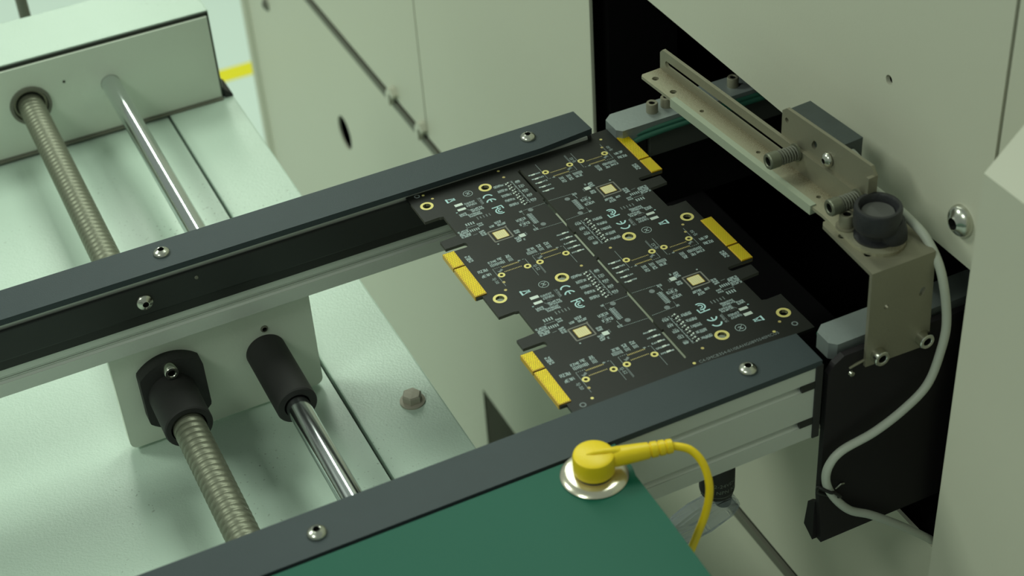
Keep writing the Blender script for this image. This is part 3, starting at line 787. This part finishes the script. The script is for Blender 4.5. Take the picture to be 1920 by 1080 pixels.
T.part(bm, 'upright_flange', 'dullsteel', fl1)
bm = nb()
v = []
prism(bm, conv([(27, -.9), (27, 2.2), (134, 2.2), (134, -.9)]), 41.5, 46.2, 'z'); T.part(bm, 'white_edge_bar', 'whitebar', fl1)
bm = nb(); vplate(bm, [(94, 52), (94, 69), (97, 71.5), (154, 72.5), (157, 69), (157, 52)], [circ(97.5, 65.5, 1.3, 12), slot(117, 63, 1.6, 1.5, 1.1)], TW + 1.8, TW + 3.4)
vplate(bm, [(155.4, 52), (155.4, 69), (157, 69), (157, 52)], [], TW - 1.5, TW + 1.8)
bp = T.part(bm, 'sensor_plate', 'dullsteel')
bm = nb()
def fbox(bm, s0, s1, t0, t1, z0, z1, mi=0): prism(bm, conv([(s0, t0), (s1, t0), (s1, t1), (s0, t1)]), z0, z1, 'z', mi=mi)
fbox(bm, 98, 134, TW + 3.4, TW + 14, 55, 71.5); T.part(bm, 'sensor_block', 'sensor', bp)
bm = nb(); a = F(134, TW + 8); b = F(140, TW + 8); tube(bm, [(a[0], a[1], 66), (b[0], b[1], 65), (b[0] + .5, b[1] - 4, 62)], 2.0, 10, radii=[2.0, 1.8, 1.4]); T.part(bm, 'sensor_gland', 'cable', bp)
bm = nb(); p = F(127, TW + 1.6); button_screw(bm, (p[0], p[1], 61), 'x', -1, 3.4, 2.6, 1.2); T.part(bm, 'pan_screw', ['steel', 'darkhole'], bp)
for s_, z in ((107.5, 54.8), (150, 54.8)):
    wx, wy = F(s_, TW)
    bm = nb(); socket_screw(bm, (wx - 10, wy, z), 'x', -1, 3.8, 5.0, 2.0)
    lathe(bm, [(1.6, 0), (1.6, 10.5)], (wx - 10.5, wy, z), 'x', 12); lathe(bm, [(0, 0), (4.2, 0), (4.2, -.9), (0, -.9)], (wx, wy, z), 'x', 24)
    ss = T.part(bm, 'adjusting_screw', ['screwsteel', 'darkhole'], fl1)
    bm = nb(); pts = [(wx - 10 + 9.4 * i / 72, wy + 3.2 * math.cos(i * .6), z + 3.2 * math.sin(i * .6)) for i in range(73)]
    tube(bm, pts, .48, 6); T.part(bm, 'coil_spring', 'post', fl1)
bm = nb(); lathe(bm, [(0, 0), (4.6, 0), (4.6, .8), (0, .8)], (126.6, -166.0, 45.6), 'z', 24); socket_screw(bm, (126.6, -166.0, 46.4), 'z', 1, 3.3, 6, 1.7); T.part(bm, 'socket_screw', ['dullsteel', 'darkhole'], fl1)
bm = nb()
lathe(bm, [(0, 0), (9.4, 0), (9.4, 1.0), (7.2, 1.6), (7.0, 5.0), (8.0, 5.4), (9.9, 5.8), (10.1, 6.6), (10.1, 14.8), (9.6, 15.6), (8.4, 15.6), (7.8, 14.8), (7.2, 11.6), (0, 12.0)], (133.6, -177.4, 45.6), 'z', 48)
kn = T.part(bm, 'clamp_knob', 'knob')
bm = nb(); lathe(bm, [(0, 0), (6.9, 0), (6.9, .5), (0, .5)], (133.6, -177.4, 57.5), 'z', 36); T.part(bm, 'knob_insert', 'insert', kn)
bm = nb(); lathe(bm, [(0, 0), (7.6, 0), (7.4, 3.0), (6.0, 9.0), (0, 9.4)], (138.0, -180.6, 45.6), 'z', 28); T.part(bm, 'rubber_collar', 'knob')

# grey cable that hangs from the bracket and is tied to the dark side plate
T = Thing('sensor_cable', 'grey cable looping from the bracket down past the dark plate', 'cable', (102, -199, -78))
pts = [(141, -148, 57), (146, -165, 53), (149.5, -178, 48.8), (150.5, -190, 45), (152.0, -199.5, 33), (155.8, -202, 8), (154.5, -202, -10), (149.5, -202, -26), (138, -202, -35.5), (123.4, -201.5, -42.8), (108, -200, -48), (102.0, -199.5, -55), (101.6, -199, -65), (106.5, -199, -77), (116, -199, -90), (128.6, -199, -99.5), (147, -199, -116), (163, -199, -132), (172, -199, -142)]
bm = nb(); tube(bm, spline(pts, 8), 2.0, 14); T.part(bm, 'jacket', 'cable')
bm = nb(); tube(bm, spline([(104, -202.2, -70), (108, -201.6, -75), (106, -198, -77), (99.6, -196.5, -73), (98.6, -198, -68), (102, -201.8, -69.4), (104, -202.2, -70)], 6), .8, 8); T.part(bm, 'cable_tie', 'ic')

# ------------------------------------------------------------------ photo sensor under the near rail
T = Thing('barrel_sensor', 'black barrel sensor with clear sleeve hanging under the near rail', 'sensor', (67, -165, -39))
bm = nb(); lathe(bm, [(0, 0), (8.2, 0), (8.2, -41), (7.6, -44), (0, -44)], (66, -165, -38.5), 'z', 32); sb = T.part(bm, 'sensor_barrel', 'blackpom')
bm = nb(); lathe(bm, [(0, 0), (4.6, 0), (3.8, -10), (0, -10)], (69.5, -165, -82), 'z', 24); T.part(bm, 'cable_boot', 'blackpom')
bm = nb()
def wrap(txt, zc, a0, size):
    def pl(px, py):
        a = math.radians(a0) + px / 8.25
        return (66 + 8.26 * math.cos(a), -165 + 8.26 * math.sin(a), zc + py)
    textmesh(bm, txt, 0, 0, size, 0, plane=pl)
wrap('12-24VDC', -73.6, 218, 3.0); wrap('NPN NO', -77.6, 236, 3.0)
lathe(bm, [(8.28, 0), (8.28, .25)], (66, -165, -80), 'z', 32)
T.part(bm, 'lettering', 'text', sb)
bm = nb(); prism(bm, [(75.4, -90), (72, -84), (62, -82.5), (52, -84.5), (38, -91), (38, -101), (47, -104.5), (60, -103), (72, -98), (76, -94)], -171, -163, 'y')
bmesh.ops.bevel(bm, geom=[e for e in bm.edges], offset=1.2, segments=2, affect='EDGES')
T.part(bm, 'clear_sleeve', 'clear', label='clear plastic sleeve')

# ------------------------------------------------------------------ bench, mat, snap plug
T = Thing('work_table', 'dark work table mostly hidden under the green rubber mat', 'table', (-300, -400, -850))
bm = nb(); box(bm, -800, -6, -620, -198.6, -22, 1.2); T.part(bm, 'tabletop', 'matedge')
for x, y in ((-780, -600), (-30, -600), (-780, -230), (-30, -230)):
    bm = nb(); box(bm, x, x + 20, y, y + 20, -850, -22); T.part(bm, 'leg', 'post')
bm = nb()
prism(bm, [(-800, -640), (-5.2, -640), (-4.6, -275), (-3.6, -240), (-3.4, -216), (-2.2, -211), (-2.0, -196.2), (-800, -196.2)], 1.2, 4.2, 'z')
for f in bm.faces: f.material_index = 0
bmesh.ops.recalc_face_normals(bm, faces=bm.faces)
for f in bm.faces:
    if abs(f.normal.z) < .5: f.material_index = 1
ml = single(bm, 'rubber_mat', ['mat', 'matedge'], 'green rubber work mat beside the near rail', 'mat', (-300, -400, 1.2))
SX, SY = -17.6, -208.0
bm = nb(); lathe(bm, [(0, 0), (13.4, 0), (13.6, .5), (12.6, 1.5), (10.5, 2.0), (7.5, 2.1), (6.8, 1.4), (6.4, 3.4), (0, 3.4)], (SX, SY, 4.2), 'z', 48)
single(bm, 'snap_stud', 'snap', 'shiny round metal snap ring on the green mat under the yellow plug', 'snap', (SX, SY, 4.2))
T = Thing('grounding_plug', 'yellow grounding snap plug with its cord on the green mat', 'plug', (SX, SY, 6))
bm = nb()
lathe(bm, [(0, 0), (7.6, 0), (8.3, .7), (8.4, 7.2), (8.0, 8.6), (7.0, 9.2), (0, 9.3)], (SX, SY, 7.0), 'z', 48)
T.part(bm, 'plug_cap', 'yellow')
bm = nb(); lathe(bm, [(0, 0), (7.4, 0), (7.4, .7), (0, .7)], (SX, SY, 6.4), 'z', 36); T.part(bm, 'contact_ring', 'darkhole')
# raised neck over the cap, then the ribbed boot
dirv = (Vector((13.8, -216.7, 13)) - Vector((SX, SY, 13))).normalized()
def along(d, z): return Vector((SX, SY, 0)) + dirv * d + Vector((0, 0, z))
bm = nb(); tube(bm, [along(d, z) for d, z in ((-3.0, 16.0), (0, 16.2), (4, 16.0), (8, 15.4), (11, 14.2))], 1, 14, radii=[.5, 1.1, 1.5, 1.8, 2.0]); T.part(bm, 'plug_neck', 'yellow')
bm = nb()
ds = [6.5, 9, 13, 18, 22.0, 22.3, 22.7, 23.0, 25.4, 25.7, 26.1, 26.4, 28.4, 28.7, 29.1, 29.4, 31.4, 32.0]
rr = [4.0, 4.1, 3.9, 3.6, 3.3, 2.7, 2.7, 3.3, 3.2, 2.65, 2.65, 3.15, 3.1, 2.6, 2.6, 3.0, 2.9, 2.0]
tube(bm, [along(d, 12.0 + d * .03) for d in ds], 1, 16, radii=rr); T.part(bm, 'strain_relief', 'yellow')
e = along(31.5, 12.9)
bm = nb(); tube(bm, spline([along(30, 12.9), e, (18.6, -220.4, 11.4), (21.6, -225.5, 6.5), (21.6, -230.4, -2), (18.7, -232.8, -12), (14.8, -233.2, -22), (12.0, -233.0, -30), (9, -233, -38), (4, -234, -60), (2, -236, -120), (2, -238, -260)], 8), 1.65, 12); T.part(bm, 'cord', 'yellow')
